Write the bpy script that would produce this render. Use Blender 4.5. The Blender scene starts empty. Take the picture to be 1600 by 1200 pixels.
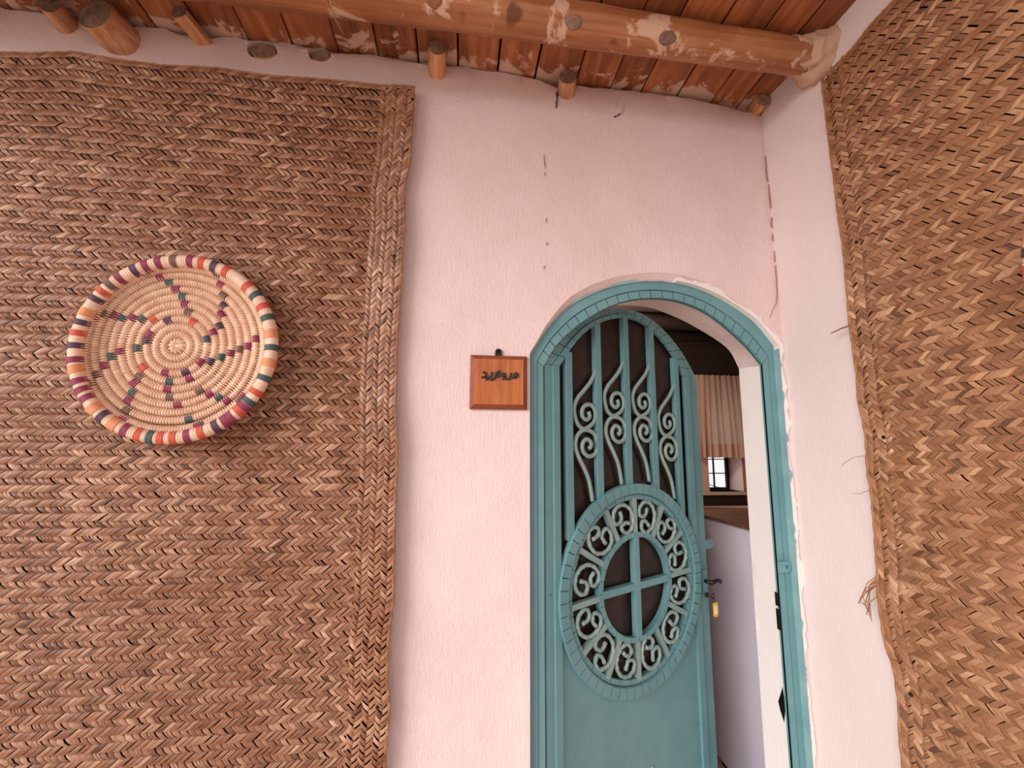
import bpy, bmesh, math, random
from mathutils import Vector, Matrix, noise, geometry
from math import sin, cos, pi, radians

random.seed(7)
S = bpy.context.scene
COL = S.collection

# ------------------------------------------------------------------ camera
def norm(v):
    return Vector(v).normalized()
F = 700.0
_D = norm((-85, -100, -F))
_U = Vector((25, 4950, -F)); _U = (_U - _U.dot(_D) * _D).normalized()
_X = _D.cross(_U)
R = Matrix((_X, _D, _U))                    # camera axes -> world axes
cam_d = bpy.data.cameras.new('camera')
cam_d.sensor_width = 36; cam_d.lens = 36 * F / 1600; cam_d.clip_start = 0.02
cam = bpy.data.objects.new('camera', cam_d); COL.objects.link(cam)
cam.matrix_world = Matrix.Translation((0, -1.5, 1.55)) @ R.to_4x4()
S.camera = cam
CAM = Vector((0, -1.5, 1.55))

# ------------------------------------------------------------------ world, sun, exposure
W = bpy.data.worlds.new('world'); S.world = W; W.use_nodes = True
bg = W.node_tree.nodes['Background']
bg.inputs[0].default_value = (0.99, 0.98, 1.0, 1); bg.inputs[1].default_value = 0.86
sd = bpy.data.lights.new('sun', 'SUN'); sd.energy = 2.6; sd.angle = radians(40); sd.color = (1, 0.965, 0.95)
so = bpy.data.objects.new('sun', sd); COL.objects.link(so)
so.rotation_euler = (-Vector((-0.73, -0.56, 0.25))).to_track_quat('-Z', 'Y').to_euler()
vs = S.view_settings
S.display_settings.display_device = 'sRGB'
vs.view_transform = 'Standard'; vs.look = 'None'; vs.gamma = 1; vs.use_curve_mapping = False
vs.exposure = 0.28

# ------------------------------------------------------------------ materials
def lin(c):
    return tuple(((x / 255 + 0.055) / 1.055) ** 2.4 if x > 10 else x / 255 / 12.92 for x in c) + (1,)

class NT:
    def __init__(s, name, rough=0.7, spec=0.3):
        s.m = bpy.data.materials.new(name); s.m.use_nodes = True
        s.t = s.m.node_tree; s.b = s.t.nodes['Principled BSDF']
        s.b.inputs['Roughness'].default_value = rough
        s.b.inputs['Specular IOR Level'].default_value = spec
    def n(s, kind, **kw):
        nd = s.t.nodes.new(kind)
        for k, v in kw.items():
            if k.startswith('_'): setattr(nd, k[1:], v)
            else: nd.inputs[k.replace('__', ' ')].default_value = v
        return nd
    def l(s, a, b): s.t.links.new(a, b)
    def coord(s, scale=(1, 1, 1), kind='Object'):
        tc = s.n('ShaderNodeTexCoord'); mp = s.n('ShaderNodeMapping'); mp.inputs['Scale'].default_value = scale
        s.l(tc.outputs[kind], mp.inputs[0]); return mp.outputs[0]
    def noise(s, vec, scale, detail=4, rough=0.55, dist=0):
        nd = s.n('ShaderNodeTexNoise', Scale=scale, Detail=detail, Roughness=rough, Distortion=dist)
        s.l(vec, nd.inputs['Vector']); return nd.outputs[0]
    def ramp(s, fac, stops):
        nd = s.n('ShaderNodeValToRGB'); cr = nd.color_ramp
        while len(cr.elements) < len(stops): cr.elements.new(0.5)
        for e, (p, c) in zip(cr.elements, stops): e.position = p; e.color = c
        s.l(fac, nd.inputs[0]); return nd.outputs[0]
    def mix(s, fac, a, b, mode='MIX'):
        nd = s.n('ShaderNodeMix', _data_type='RGBA', _blend_type=mode)
        for v, i in ((fac, 0), (a, 6), (b, 7)):
            if hasattr(v, 'links'): s.l(v, nd.inputs[i])
            else: nd.inputs[i].default_value = v
        return nd.outputs[2]
    def math(s, op, a, b=0.0):
        nd = s.n('ShaderNodeMath', _operation=op)
        for v, i in ((a, 0), (b, 1)):
            if hasattr(v, 'links'): s.l(v, nd.inputs[i])
            else: nd.inputs[i].default_value = v
        return nd.outputs[0]
    def bump(s, h, strength=0.4, dist=0.01):
        nd = s.n('ShaderNodeBump', Strength=strength, Distance=dist)
        s.l(h, nd.inputs['Height']); s.l(nd.outputs[0], s.b.inputs['Normal'])
    def base(s, c):
        if hasattr(c, 'links'): s.l(c, s.b.inputs['Base Color'])
        else: s.b.inputs['Base Color'].default_value = c

BW = lambda v: (v, v, v, 1)

def plaster_mat(name, c1, c2, stain=True, rough=1.0):
    M = NT(name, 0.9, 0.15); v = M.coord()
    big = M.noise(v, 1.6, 5, 0.6)
    col = M.ramp(big, [(0.35, lin(c1)), (0.65, lin(c2))])
    if stain:                                   # reddish water marks and grey scuffs, each with its own shape
        sv = M.coord((9, 9, 2.2))
        st = M.ramp(M.noise(sv, 1.5, 6, 0.7), [(0.66, BW(0)), (0.78, BW(1))])
        col = M.mix(M.math('MULTIPLY', st, 0.22), col, lin((150, 90, 75)))
        sp = M.ramp(M.noise(v, 26, 3, 0.6), [(0.735, BW(0)), (0.77, BW(1))])
        col = M.mix(M.math('MULTIPLY', sp, 0.35), col, lin((140, 95, 85)))
    M.base(col)
    fine = M.noise(v, 120, 4, 0.7)
    brush = M.noise(M.coord((60, 60, 9)), 3, 4, 0.6, 1.5)
    mid = M.noise(v, 9, 5, 0.6)
    h = M.math('ADD', M.math('MULTIPLY', fine, 0.14), M.math('ADD', M.math('MULTIPLY', mid, 0.32), M.math('MULTIPLY', brush, 0.16)))
    M.bump(h, rough, 0.016)
    return M.m

def wood_mat(name, stops, scale, rough=0.55, paint=None, paint_edge=None, vary=0.5, bump=0.35, knots=True):
    M = NT(name, rough, 0.35)
    oi = M.n('ShaderNodeObjectInfo')
    tc = M.n('ShaderNodeTexCoord')
    add = M.n('ShaderNodeVectorMath', _operation='ADD'); M.l(tc.outputs['Object'], add.inputs[0])
    cmb = M.n('ShaderNodeCombineXYZ'); r = M.math('MULTIPLY', oi.outputs['Random'], 37.0)
    for i in range(3): M.l(r, cmb.inputs[i])
    M.l(cmb.outputs[0], add.inputs[1])
    mp = M.n('ShaderNodeMapping'); mp.inputs['Scale'].default_value = scale; M.l(add.outputs[0], mp.inputs[0])
    g = M.noise(mp.outputs[0], 1.0, 6, 0.65, 0.6)
    col = M.ramp(g, stops)
    big = M.noise(add.outputs[0], 3.0, 4, 0.6)
    col = M.mix(M.math('MULTIPLY', M.ramp(big, [(0.42, BW(0)), (0.7, BW(1))]), 0.55), col, stops[0][1])
    if knots:
        k = M.ramp(M.noise(add.outputs[0], 9.0, 2, 0.4), [(0.70, BW(0)), (0.75, BW(1))])
        col = M.mix(M.math('MULTIPLY', k, 0.7), col, tuple(x * 0.35 for x in stops[0][1][:3]) + (1,))
    hsv = M.n('ShaderNodeHueSaturation'); M.l(col, hsv.inputs['Color'])
    M.l(M.math('ADD', M.math('MULTIPLY', oi.outputs['Random'], vary), 1 - vary / 2), hsv.inputs['Value'])
    col = hsv.outputs[0]
    if paint:                                   # remains of limewash left on the wood
        pn = M.noise(add.outputs[0], paint[1], 7, 0.7, 0.8)
        if paint_edge is not None:              # board ends next to the wall were splashed when it was plastered
            geo = M.n('ShaderNodeNewGeometry'); sx = M.n('ShaderNodeSeparateXYZ'); M.l(geo.outputs['Position'], sx.inputs[0])
            mr = M.n('ShaderNodeMapRange'); M.l(sx.outputs[1], mr.inputs[0])
            mr.inputs[1].default_value = paint_edge[0]; mr.inputs[2].default_value = paint_edge[1]
            mr.inputs[3].default_value = 0; mr.inputs[4].default_value = 0.30
            pn = M.math('ADD', pn, mr.outputs[0])
        f = M.ramp(pn, [(paint[2], BW(0)), (paint[2] + 0.05, BW(1))])
        col = M.mix(M.math('MULTIPLY', f, paint[3]), col, paint[0])
    M.base(col)
    M.bump(g, bump, 0.006)
    return M.m

def strip_mat(name, a, b, c, backing):
    M = NT(name, 0.42, 0.5)
    at = M.n('ShaderNodeAttribute', _attribute_name='tone', _attribute_type='GEOMETRY')
    col = M.ramp(at.outputs['Fac'], [(0.0, lin(a)), (0.5, lin(b)), (1.0, lin(c))])
    v = M.coord()
    patch = M.noise(v, 3.2, 4, 0.6)
    col = M.mix(M.math('MULTIPLY', M.ramp(patch, [(0.40, BW(0)), (0.66, BW(1))]), 0.55), col, lin(backing))
    fib = M.noise(v, 220, 3, 0.6)
    col = M.mix(M.math('MULTIPLY', M.ramp(fib, [(0.45, BW(0)), (0.7, BW(1))]), 0.28), col, lin(a))
    M.base(col); M.bump(fib, 0.25, 0.002)
    return M.m

def plain(name, c, rough=0.5, spec=0.4, metal=0, vary=None, bump=None):
    M = NT(name, rough, spec); M.b.inputs['Metallic'].default_value = metal
    v = M.coord()
    if vary:
        M.base(M.ramp(M.noise(v, vary[1], 5, 0.6), [(0.35, lin(c)), (0.68, lin(vary[0]))]))
    else: M.base(lin(c))
    if bump: M.bump(M.noise(v, bump[0], 4, 0.6), bump[1], 0.004)
    return M.m

def paint_mat(name, c, worn, rust=True):
    M = NT(name, 0.42, 0.4); v = M.coord()
    col = M.ramp(M.noise(v, 7, 5, 0.6), [(0.3, lin(c)), (0.7, lin(worn))])
    run = M.ramp(M.noise(M.coord((14, 14, 1.6)), 1.4, 5, 0.65), [(0.60, BW(0)), (0.74, BW(1))])
    col = M.mix(M.math('MULTIPLY', run, 0.22), col, lin((165, 160, 150)))
    if rust:
        chip = M.ramp(M.noise(v, 34, 4, 0.65), [(0.70, BW(0)), (0.74, BW(1))])
        col = M.mix(M.math('MULTIPLY', chip, 0.75), col, lin((62, 52, 44)))
    M.base(col); M.bump(M.noise(v, 60, 4, 0.6), 0.12, 0.003)
    return M.m

M_wall = plaster_mat('pink_plaster', (231, 203, 199), (238, 214, 212))
M_wallR = plaster_mat('pale_plaster', (222, 203, 199), (229, 211, 207), False, .55)
M_white = plaster_mat('white_plaster', (234, 222, 217), (240, 228, 223), False, .6)
M_board = wood_mat('board_wood', [(0.25, lin((112, 62, 38))), (0.5, lin((162, 96, 58))), (0.75, lin((200, 132, 88)))], (26, 2.2, 26),
                   0.5, (lin((214, 178, 160)), 7.0, 0.74, 0.9), (-0.15, 0.0), 0.5)
M_log = wood_mat('log_wood', [(0.25, lin((128, 74, 44))), (0.5, lin((168, 108, 70))), (0.78, lin((202, 148, 108)))], (1.2, 34, 34),
                 0.5, (lin((226, 190, 166)), 6.5, 0.55, 0.75), None, 0.0)
M_peg = wood_mat('peg_wood', [(0.25, lin((150, 94, 66))), (0.5, lin((200, 142, 104))), (0.75, lin((228, 180, 142)))], (40, 3, 40), 0.6, None, None, 0.4)
M_end = wood_mat('cut_end_wood', [(0.25, lin((98, 74, 62))), (0.5, lin((146, 116, 98))), (0.8, lin((184, 154, 134)))], (34, 34, 34), 0.8, None, None, 0.3)
M_strip = strip_mat('palm_strip', (88, 54, 38), (160, 109, 80), (218, 174, 142), (132, 78, 46))
M_stripR = strip_mat('palm_strip_right', (94, 60, 40), (152, 104, 74), (206, 160, 122), (142, 92, 54))
M_back = plain('mat_backing', (34, 20, 13), 0.9, 0.1)
M_teal = paint_mat('teal_paint', (95, 138, 142), (110, 151, 155))
M_tealD = paint_mat('teal_paint_scroll', (116, 148, 146), (150, 166, 160))
M_tealS = paint_mat('teal_sheet', (96, 138, 142), (110, 151, 154), True)
M_smear = paint_mat('teal_smear', (112, 152, 156), (150, 178, 178), False)
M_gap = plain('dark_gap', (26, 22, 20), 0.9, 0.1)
M_iron = plain('dark_iron', (44, 36, 32), 0.45, 0.5, 0.6)
M_rust = plain('rusty_iron', (84, 50, 32), 0.7, 0.3, 0.2)
M_straw = plain('straw', (222, 180, 152), 0.6, 0.3, 0, ((242, 208, 182), 40), (180, 0.35))
M_strawRim = plain('straw_rim', (224, 184, 158), 0.6, 0.3, 0, ((242, 210, 186), 30), (180, 0.35))
WRAPC = {'b': (136, 52, 78), 'g': (70, 84, 82), 'r': (196, 84, 62), 'n': (84, 56, 72), 'o': (112, 84, 70), 'y': (212, 140, 98)}
M_wrap = {k: plain('wrap_' + n, WRAPC[k], 0.6, 0.3, 0, None, (180, 0.3)) for k, n in
          dict(b='burgundy', g='green', r='red', n='plum', o='brown', y='orange').items()}
M_sign = wood_mat('sign_wood', [(0.25, lin((142, 74, 36))), (0.5, lin((180, 102, 54))), (0.78, lin((204, 126, 72)))], (60, 60, 3), 0.4, None, None, 0, 0.15)
M_signB = wood_mat('sign_bevel_wood', [(0.25, lin((118, 58, 36))), (0.5, lin((144, 74, 46))), (0.78, lin((168, 92, 60)))], (20, 20, 20), 0.35, None, None, 0, 0.1, False)
M_letter = plain('black_letter', (22, 14, 10), 0.35, 0.5)
M_lav = plain('lavender_paint', (176, 170, 184), 0.45, 0.35, 0, ((186, 180, 192), 3), (50, 0.05))
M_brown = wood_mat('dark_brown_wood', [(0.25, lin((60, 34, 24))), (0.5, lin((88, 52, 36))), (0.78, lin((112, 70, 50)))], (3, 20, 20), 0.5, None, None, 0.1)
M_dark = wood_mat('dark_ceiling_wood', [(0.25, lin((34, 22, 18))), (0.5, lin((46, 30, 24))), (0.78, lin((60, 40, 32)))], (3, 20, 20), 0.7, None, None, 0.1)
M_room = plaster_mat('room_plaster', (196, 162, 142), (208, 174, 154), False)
M_floor = plaster_mat('stone_floor', (222, 200, 180), (232, 212, 194), False)
M_yellow = plain('yellow_plastic', (232, 190, 60), 0.35, 0.4)
M_paper = plain('paper', (236, 228, 214), 0.7, 0.2)

def glass_mat(name, tint, alpha):
    M = NT(name, 0.12, 0.5); t = M.t
    tr = M.n('ShaderNodeBsdfTransparent'); tr.inputs[0].default_value = (0.35, 0.27, 0.24, 1)
    mx = M.n('ShaderNodeMixShader'); mx.inputs[0].default_value = alpha
    v = M.coord()
    M.base(M.ramp(M.noise(v, 14, 6, 0.65), [(0.4, lin(tint)), (0.72, lin(tuple(min(255, x * 1.6) for x in tint)))]))
    M.b.inputs['Roughness'].default_value = 0.3; M.b.inputs['Specular IOR Level'].default_value = 0.3
    t.links.new(tr.outputs[0], mx.inputs[1]); t.links.new(M.b.outputs[0], mx.inputs[2])
    t.links.new(mx.outputs[0], t.nodes['Material Output'].inputs[0])
    return M.m
M_glass = glass_mat('brown_tinted_glass', (36, 22, 17), 0.95)
def clear_glass():
    M = NT('clear_glass'); t = M.t
    tr = M.n('ShaderNodeBsdfTransparent'); gl = M.n('ShaderNodeBsdfGlossy'); gl.inputs['Roughness'].default_value = 0.05
    fr = M.n('ShaderNodeFresnel'); mx = M.n('ShaderNodeMixShader')
    t.links.new(fr.outputs[0], mx.inputs[0]); t.links.new(tr.outputs[0], mx.inputs[1]); t.links.new(gl.outputs[0], mx.inputs[2])
    t.links.new(mx.outputs[0], t.nodes['Material Output'].inputs[0]); return M.m
M_clear = clear_glass()
def curtain_mat():
    M = NT('curtain_cloth', 0.9, 0.05); t = M.t
    c = lin((238, 212, 194)); M.base(c)
    tl = M.n('ShaderNodeBsdfTranslucent'); tl.inputs[0].default_value = c
    mx = M.n('ShaderNodeMixShader'); mx.inputs[0].default_value = 0.72
    t.links.new(M.b.outputs[0], mx.inputs[1]); t.links.new(tl.outputs[0], mx.inputs[2])
    t.links.new(mx.outputs[0], t.nodes['Material Output'].inputs[0]); return M.m
M_curt = curtain_mat()

# ------------------------------------------------------------------ mesh helpers
class MB:
    def __init__(s): s.v = []; s.f = []; s.mi = []
    def add(s, vs, fs, mi=0):
        o = len(s.v); s.v += [tuple(v) for v in vs]
        for f in fs: s.f.append(tuple(i + o for i in f)); s.mi.append(mi)
    def box(s, a, b, mi=0):
        (x0, y0, z0), (x1, y1, z1) = a, b
        s.add([(x0, y0, z0), (x1, y0, z0), (x1, y1, z0), (x0, y1, z0), (x0, y0, z1), (x1, y0, z1), (x1, y1, z1), (x0, y1, z1)],
              [(0, 3, 2, 1), (4, 5, 6, 7), (0, 1, 5, 4), (1, 2, 6, 5), (2, 3, 7, 6), (3, 0, 4, 7)], mi)
    def quadbox(s, p, y0, y1, mi=0):
        """p: four (x,z) corners; slab between depths y0 and y1"""
        n = len(p)
        s.add([(x, y0, z) for x, z in p] + [(x, y1, z) for x, z in p],
              [tuple(range(n)), tuple(range(2 * n - 1, n - 1, -1))] + [(i, i + n, (i + 1) % n + n, (i + 1) % n) for i in range(n)], mi)
    def tube(s, pts, r, seg=8, mi=0, caps=True, flat=1.0):
        pts = [Vector(p) for p in pts]; n = len(pts); rings = []
        rr = r if hasattr(r, '__len__') else [r] * n
        up = Vector((0, 1, 0))
        for i, p in enumerate(pts):
            d = (pts[min(i + 1, n - 1)] - pts[max(i - 1, 0)])
            d = d.normalized() if d.length > 1e-9 else Vector((1, 0, 0))
            a = up - up.dot(d) * d
            a = a.normalized() if a.length > 1e-3 else d.orthogonal().normalized()
            b = d.cross(a); up = a
            rings.append([p + rr[i] * (cos(t) * a * flat + sin(t) * b) for t in [2 * pi * k / seg for k in range(seg)]])
        vs = [v for g in rings for v in g]; fs = []
        for i in range(n - 1):
            for k in range(seg):
                k2 = (k + 1) % seg
                fs.append((i * seg + k, i * seg + k2, (i + 1) * seg + k2, (i + 1) * seg + k))
        if caps: fs += [tuple(range(seg - 1, -1, -1)), tuple(range((n - 1) * seg, n * seg))]
        s.add(vs, fs, mi)
    def ribbon(s, A, B, y0, y1, mi=0, cap=True):
        """solid strip between two (x,z) paths A and B, front at y0, back at y1"""
        n = len(A)
        vs = [(x, y0, z) for x, z in A] + [(x, y0, z) for x, z in B] + [(x, y1, z) for x, z in B] + [(x, y1, z) for x, z in A]
        fs = []
        for i in range(n - 1):
            for k in range(4):
                k2 = (k + 1) % 4
                fs.append((k * n + i, k * n + i + 1, k2 * n + i + 1, k2 * n + i))
        if cap: fs += [(0, n, 2 * n, 3 * n), (n - 1, 4 * n - 1, 3 * n - 1, 2 * n - 1)]
        s.add(vs, fs, mi)
    def build(s, name, mats, parent=None, smooth=False, angle=None):
        me = bpy.data.meshes.new(name); me.from_pydata(s.v, [], s.f)
        for m in (mats if isinstance(mats, (list, tuple)) else [mats]): me.materials.append(m)
        if any(s.mi): me.polygons.foreach_set('material_index', s.mi)
        bm = bmesh.new(); bm.from_mesh(me); bmesh.ops.recalc_face_normals(bm, faces=bm.faces); bm.to_mesh(me); bm.free()
        if smooth:
            me.polygons.foreach_set('use_smooth', [True] * len(me.polygons))
            if angle: me.set_sharp_from_angle(angle=radians(angle))
        o = bpy.data.objects.new(name, me); COL.objects.link(o)
        if parent: o.parent = parent
        return o

def tag(o, label=None, cat=None, group=None, kind=None):
    if label: o['label'] = label
    if cat: o['category'] = cat
    if group: o['group'] = group
    if kind: o['kind'] = kind
    return o
def empty(name, loc=(0, 0, 0), rz=0):
    o = bpy.data.objects.new(name, None); COL.objects.link(o); o.location = loc; o.rotation_euler = (0, 0, rz)
    o.empty_display_size = 0.05; return o
def linked(src, name, parent, loc=None, rot=None, scale=None):
    o = src.copy(); o.name = name; COL.objects.link(o); o.parent = parent
    if loc is not None: o.location = loc
    if rot is not None: o.rotation_euler = rot
    if scale is not None: o.scale = scale
    return o
def copy_tree(o, parent=None):
    c = o.copy(); COL.objects.link(c)
    if parent: c.parent = parent
    for ch in list(o.children): copy_tree(ch, c)
    return c
def crom(pts, n):
    """smooth Catmull-Rom path through 2D points, n samples evenly spaced"""
    P = [Vector(p) for p in pts]; P = [2 * P[0] - P[1]] + P + [2 * P[-1] - P[-2]]; out = []
    for i in range(1, len(P) - 2):
        for k in range(12):
            t = k / 12; a, b, c, d = P[i - 1], P[i], P[i + 1], P[i + 2]
            out.append(0.5 * (2 * b + (c - a) * t + (2 * a - 5 * b + 4 * c - d) * t * t + (3 * b - a - 3 * c + d) * t ** 3))
    out.append(P[-2]); L = [0]
    for a, b in zip(out, out[1:]): L.append(L[-1] + (b - a).length)
    res = []; j = 0
    for k in range(n):
        q = L[-1] * k / (n - 1)
        while j < len(L) - 2 and L[j + 1] < q: j += 1
        w = (q - L[j]) / max(L[j + 1] - L[j], 1e-9); res.append(out[j].lerp(out[j + 1], min(max(w, 0), 1)))
    return [tuple(p) for p in res]
def interp(pts, x):
    """piecewise-linear lookup in a list of (key, value), keys ascending"""
    if x <= pts[0][0]: return pts[0][1]
    for (a, b), (c, d) in zip(pts, pts[1:]):
        if x <= c: return b + (d - b) * (x - a) / (c - a)
    return pts[-1][1]
def ns(x, y, z=0.0): return noise.noise(Vector((x, y, z)))
def sm(a, b, x):
    t = min(max((x - a) / (b - a), 0), 1); return t * t * (3 - 2 * t)

# ------------------------------------------------------------------ outlines of the arch (x, z on the wall)
FO = [(.243, 1.87), (.291, 1.945), (.345, 2.011), (.407, 2.066), (.484, 2.107), (.554, 2.134), (.633, 2.152), (.705, 2.159), (.784, 2.156),
      (.857, 2.142), (.929, 2.116), (.985, 2.088), (1.043, 2.052), (1.098, 2.008), (1.163, 1.925)]
FI = [(.290, 1.831), (.331, 1.903), (.38, 1.955), (.426, 1.994), (.496, 2.040), (.553, 2.068), (.609, 2.087), (.680, 2.099), (.774, 2.098), (.868, 2.074),
      (.93, 2.042), (.985, 2.002), (1.065, 1.93), (1.119, 1.864)]
NA = 49
def deeper(p): return (p[0] * 1.0106, 1.55 + (p[1] - 1.55) * 1.0106)
FO = [deeper(p) for p in FO]; FI = [deeper(p) for p in FI]
fo = crom(FO, NA); fi = crom(FI, NA)
fm = [((a[0] + b[0]) / 2, (a[1] + b[1]) / 2) for a, b in zip(fo, fi)]
def full(path, x0=None, x1=None):            # arch with its two jambs down to the floor
    return [(x0 if x0 is not None else path[0][0], 0.0)] + path + [(x1 if x1 is not None else path[-1][0], 0.0)]
def grow(path, d):
    out = []
    for i, p in enumerate(path):
        a = Vector(path[max(i - 1, 0)]); b = Vector(path[min(i + 1, len(path) - 1)]); t = (b - a).normalized()
        nn = Vector((-t.y, t.x)); out.append((p[0] + nn.x * d, p[1] + nn.y * d))
    return out
# plaster edge of the opening: stands 2 cm off the frame at the top, less on the sides
po = []
for i, p in enumerate(grow(fo, 1.0)):
    t = i / (NA - 1); d = 0.006 + 0.022 * sm(0.0, 0.3, t) * (1 - sm(0.62, 0.92, t)) + 0.0025 * ns(i * .9, 3.1)
    po.append((fo[i][0] + (p[0] - fo[i][0]) * d, fo[i][1] + (p[1] - fo[i][1]) * d))
XR = 1.2                                        # right wall plane

# ragged line where the plaster of the back wall meets the boards
LIP = [(-2.6, 3.03), (-1.75, 3.01), (-1.551, 2.998), (-1.436, 3.001), (-1.341, 2.985), (-1.167, 2.985), (-1.058, 2.992), (-1.014, 2.977), (-.926, 2.972), (-.817, 2.985),
       (-.652, 2.985), (-.59, 2.975), (-.483, 2.967), (-.335, 2.970), (-.183, 2.962), (-.019, 2.960), (.125, 2.962), (.272, 2.944), (.346, 2.917), (.434, 2.938),
       (.574, 2.932), (.836, 2.930), (.991, 2.917), (1.10, 2.895), (1.186, 2.880), (1.2, 2.878)]
def zceil(x): return 2.968 - 0.030 * x

# ------------------------------------------------------------------ back wall
def cdt(outer, holes, step, inside=None):
    pts = []; edges = []
    def loop(lp):
        b = len(pts); n = len(lp); pts.extend(Vector(p) for p in lp)
        edges.extend((b + i, b + (i + 1) % n) for i in range(n))
    loop(outer)
    for h in holes: loop(h)
    x0 = min(p[0] for p in outer); x1 = max(p[0] for p in outer); z0 = min(p[1] for p in outer); z1 = max(p[1] for p in outer)
    def inp(poly, x, z):
        c = False; j = len(poly) - 1
        for i in range(len(poly)):
            (xi, zi), (xj, zj) = poly[i], poly[j]
            if (zi > z) != (zj > z) and x < (xj - xi) * (z - zi) / (zj - zi) + xi: c = not c
            j = i
        return c
    z = z0 + step / 2
    while z < z1:
        x = x0 + step / 2
        while x < x1:
            q = (x + random.uniform(-.2, .2) * step, z + random.uniform(-.2, .2) * step)
            if inp(outer, *q) and not any(inp(h, *q) for h in holes): pts.append(Vector(q))
            x += step
        z += step
    V, E, Fc, *_ = geometry.delaunay_2d_cdt(pts, edges, [], 0, 1e-5)
    out = []
    for f in Fc:
        cx = sum(V[i].x for i in f) / len(f); cz = sum(V[i].y for i in f) / len(f)
        if inp(outer, cx, cz) and not any(inp(h, cx, cz) for h in holes): out.append(tuple(f))
    return [tuple(v) for v in V], out

lipfine = []
x = XR
while x > -2.6:
    lipfine.append((x, interp(LIP, x) + 0.012 * ns(x * 14, 1.7) + 0.009 * ns(x * 48, 5.2))); x -= 0.009
outer = [(-2.6, 0.0), (po[0][0], 0.0)] + po + [(po[-1][0], 0.0), (XR, 0.0)] + lipfine + [(-2.6, 3.03)]
DISC = [(-.714, 2.940, .046, .032), (-.518, 2.944, .034, .025)]
def circ(cx, cz, a, b, n=20, j=0.0):
    return [(cx + a * cos(2 * pi * k / n) * (1 + j * ns(k * 1.7, cx)), cz + b * sin(2 * pi * k / n) * (1 + j * ns(k * 1.7, cz + 4))) for k in range(n)]
holes = [circ(d[0] - .006, d[1] + .004, d[2] + .007, d[3] + .006, 20, .18) for d in DISC]
V2, F2 = cdt(outer, holes, 0.045)
wall = MB()
def wall_y(x, z):
    if z > 1.8: top = interp(LIP, x) - z
    else: top = 1
    d = 0.006 * ns(x * 1.7, z * 1.7) + 0.0035 * ns(x * 6, z * 6) + 0.0015 * ns(x * 17, z * 17)
    if 0.20 < x < 1.19 and z < 2.2: d *= 0.35
    y = d
    if top < 0.03: y += 0.007 * (1 - max(top, 0) / 0.03) ** 2 - (0.008 + .006 * ns(x * 20, z * 3)) * max(1 - abs(top - .018) / .024, 0)
    return y
wall.add([(x, wall_y(x, z), z) for x, z in V2], F2)
# returns of the plaster: into the ceiling gap, into the log sockets
def strip_back(lp, d, closed=False):
    n = len(lp); m = n if closed else n - 1
    wall.add([(x, wall_y(x, z), z) for x, z in lp] + [(x, d, z) for x, z in lp], [(i, (i + 1) % n, (i + 1) % n + n, i + n) for i in range(m)])
strip_back(lipfine, 0.2)
for h in holes:
    strip_back(h, 0.05, True)
    n = len(h); wall.add([(x, .05, z) for x, z in h], [tuple(range(n))])
# splayed plaster edge down to the frame
pf = full(po); ff = full(fo)
wall.add([(x, wall_y(x, z), z) for x, z in pf] + [(x, 0.030, z) for x, z in ff], [(i, i + 1, i + 1 + len(pf), i + len(pf)) for i in range(len(pf) - 1)])
# inner reveal of the opening, from the frame to the room
RB = crom([(.285, 1.93), (.33, 2.0), (.42, 2.07), (.52, 2.118), (.61, 2.130), (.756, 2.128), (.86, 2.098), (.956, 2.056), (1.059, 1.997), (1.114, 1.951), (1.148, 1.88)], NA)
ra = [(p[0], p[1]) for p in grow(fi, 0.012)]; ra[-1] = (1.138, ra[-1][1])
nseg = 6
def mixp(t):
    return [(a[0] + (b[0] - a[0]) * t + .002 * ns(i * .6, t * 3), a[1] + (b[1] - a[1]) * t) for i, (a, b) in enumerate(zip(ra, RB))]
rows = [mixp(k / nseg) for k in range(nseg + 1)]
vs_ = []; fs_ = []
for k, rw in enumerate(rows):
    vs_ += [(x, 0.045 + 0.155 * k / nseg, z) for x, z in [(rw[0][0], 0.0)] + rw]
n_ = NA + 1
for k in range(nseg):
    for i in range(n_ - 1): fs_.append((k * n_ + i, k * n_ + i + 1, (k + 1) * n_ + i + 1, (k + 1) * n_ + i))
wall.add(vs_, fs_)
# room side of the wall
outB = [(-.6, 0.0), (.285, 0.0)] + RB + [(1.144, 0.0), (3.1, 0.0), (3.1, 3.2), (-.6, 3.2)]
VB, FB = cdt(outB, [], 0.25)
wall.add([(x, .2, z) for x, z in VB], FB)
wback = wall.build('wall_back', M_wall, smooth=True, angle=35)
tag(wback, 'pink plastered back wall with ragged top edge around the arched doorway', 'wall', kind='structure')

# right jamb of the reveal with a broken hole for the bolt
oj = [(0.03, 0.0), (0.2, 0.0), (0.2, 1.885), (0.03, 1.862)]
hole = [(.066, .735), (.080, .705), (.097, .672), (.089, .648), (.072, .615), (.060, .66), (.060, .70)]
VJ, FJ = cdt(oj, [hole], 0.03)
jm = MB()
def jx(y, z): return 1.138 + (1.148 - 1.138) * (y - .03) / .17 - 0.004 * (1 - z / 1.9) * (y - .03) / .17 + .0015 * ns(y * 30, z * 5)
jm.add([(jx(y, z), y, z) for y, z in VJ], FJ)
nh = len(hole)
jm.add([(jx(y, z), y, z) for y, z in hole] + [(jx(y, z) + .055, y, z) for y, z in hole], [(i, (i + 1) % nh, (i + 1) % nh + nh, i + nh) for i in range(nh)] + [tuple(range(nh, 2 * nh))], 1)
jo = jm.build('door_reveal', [M_white, M_gap], wback, smooth=True, angle=40)  # inside of the hole coloured dark in place of deep shade
tag(jo, 'smooth pale inner side of the doorway with a broken hole')

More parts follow.
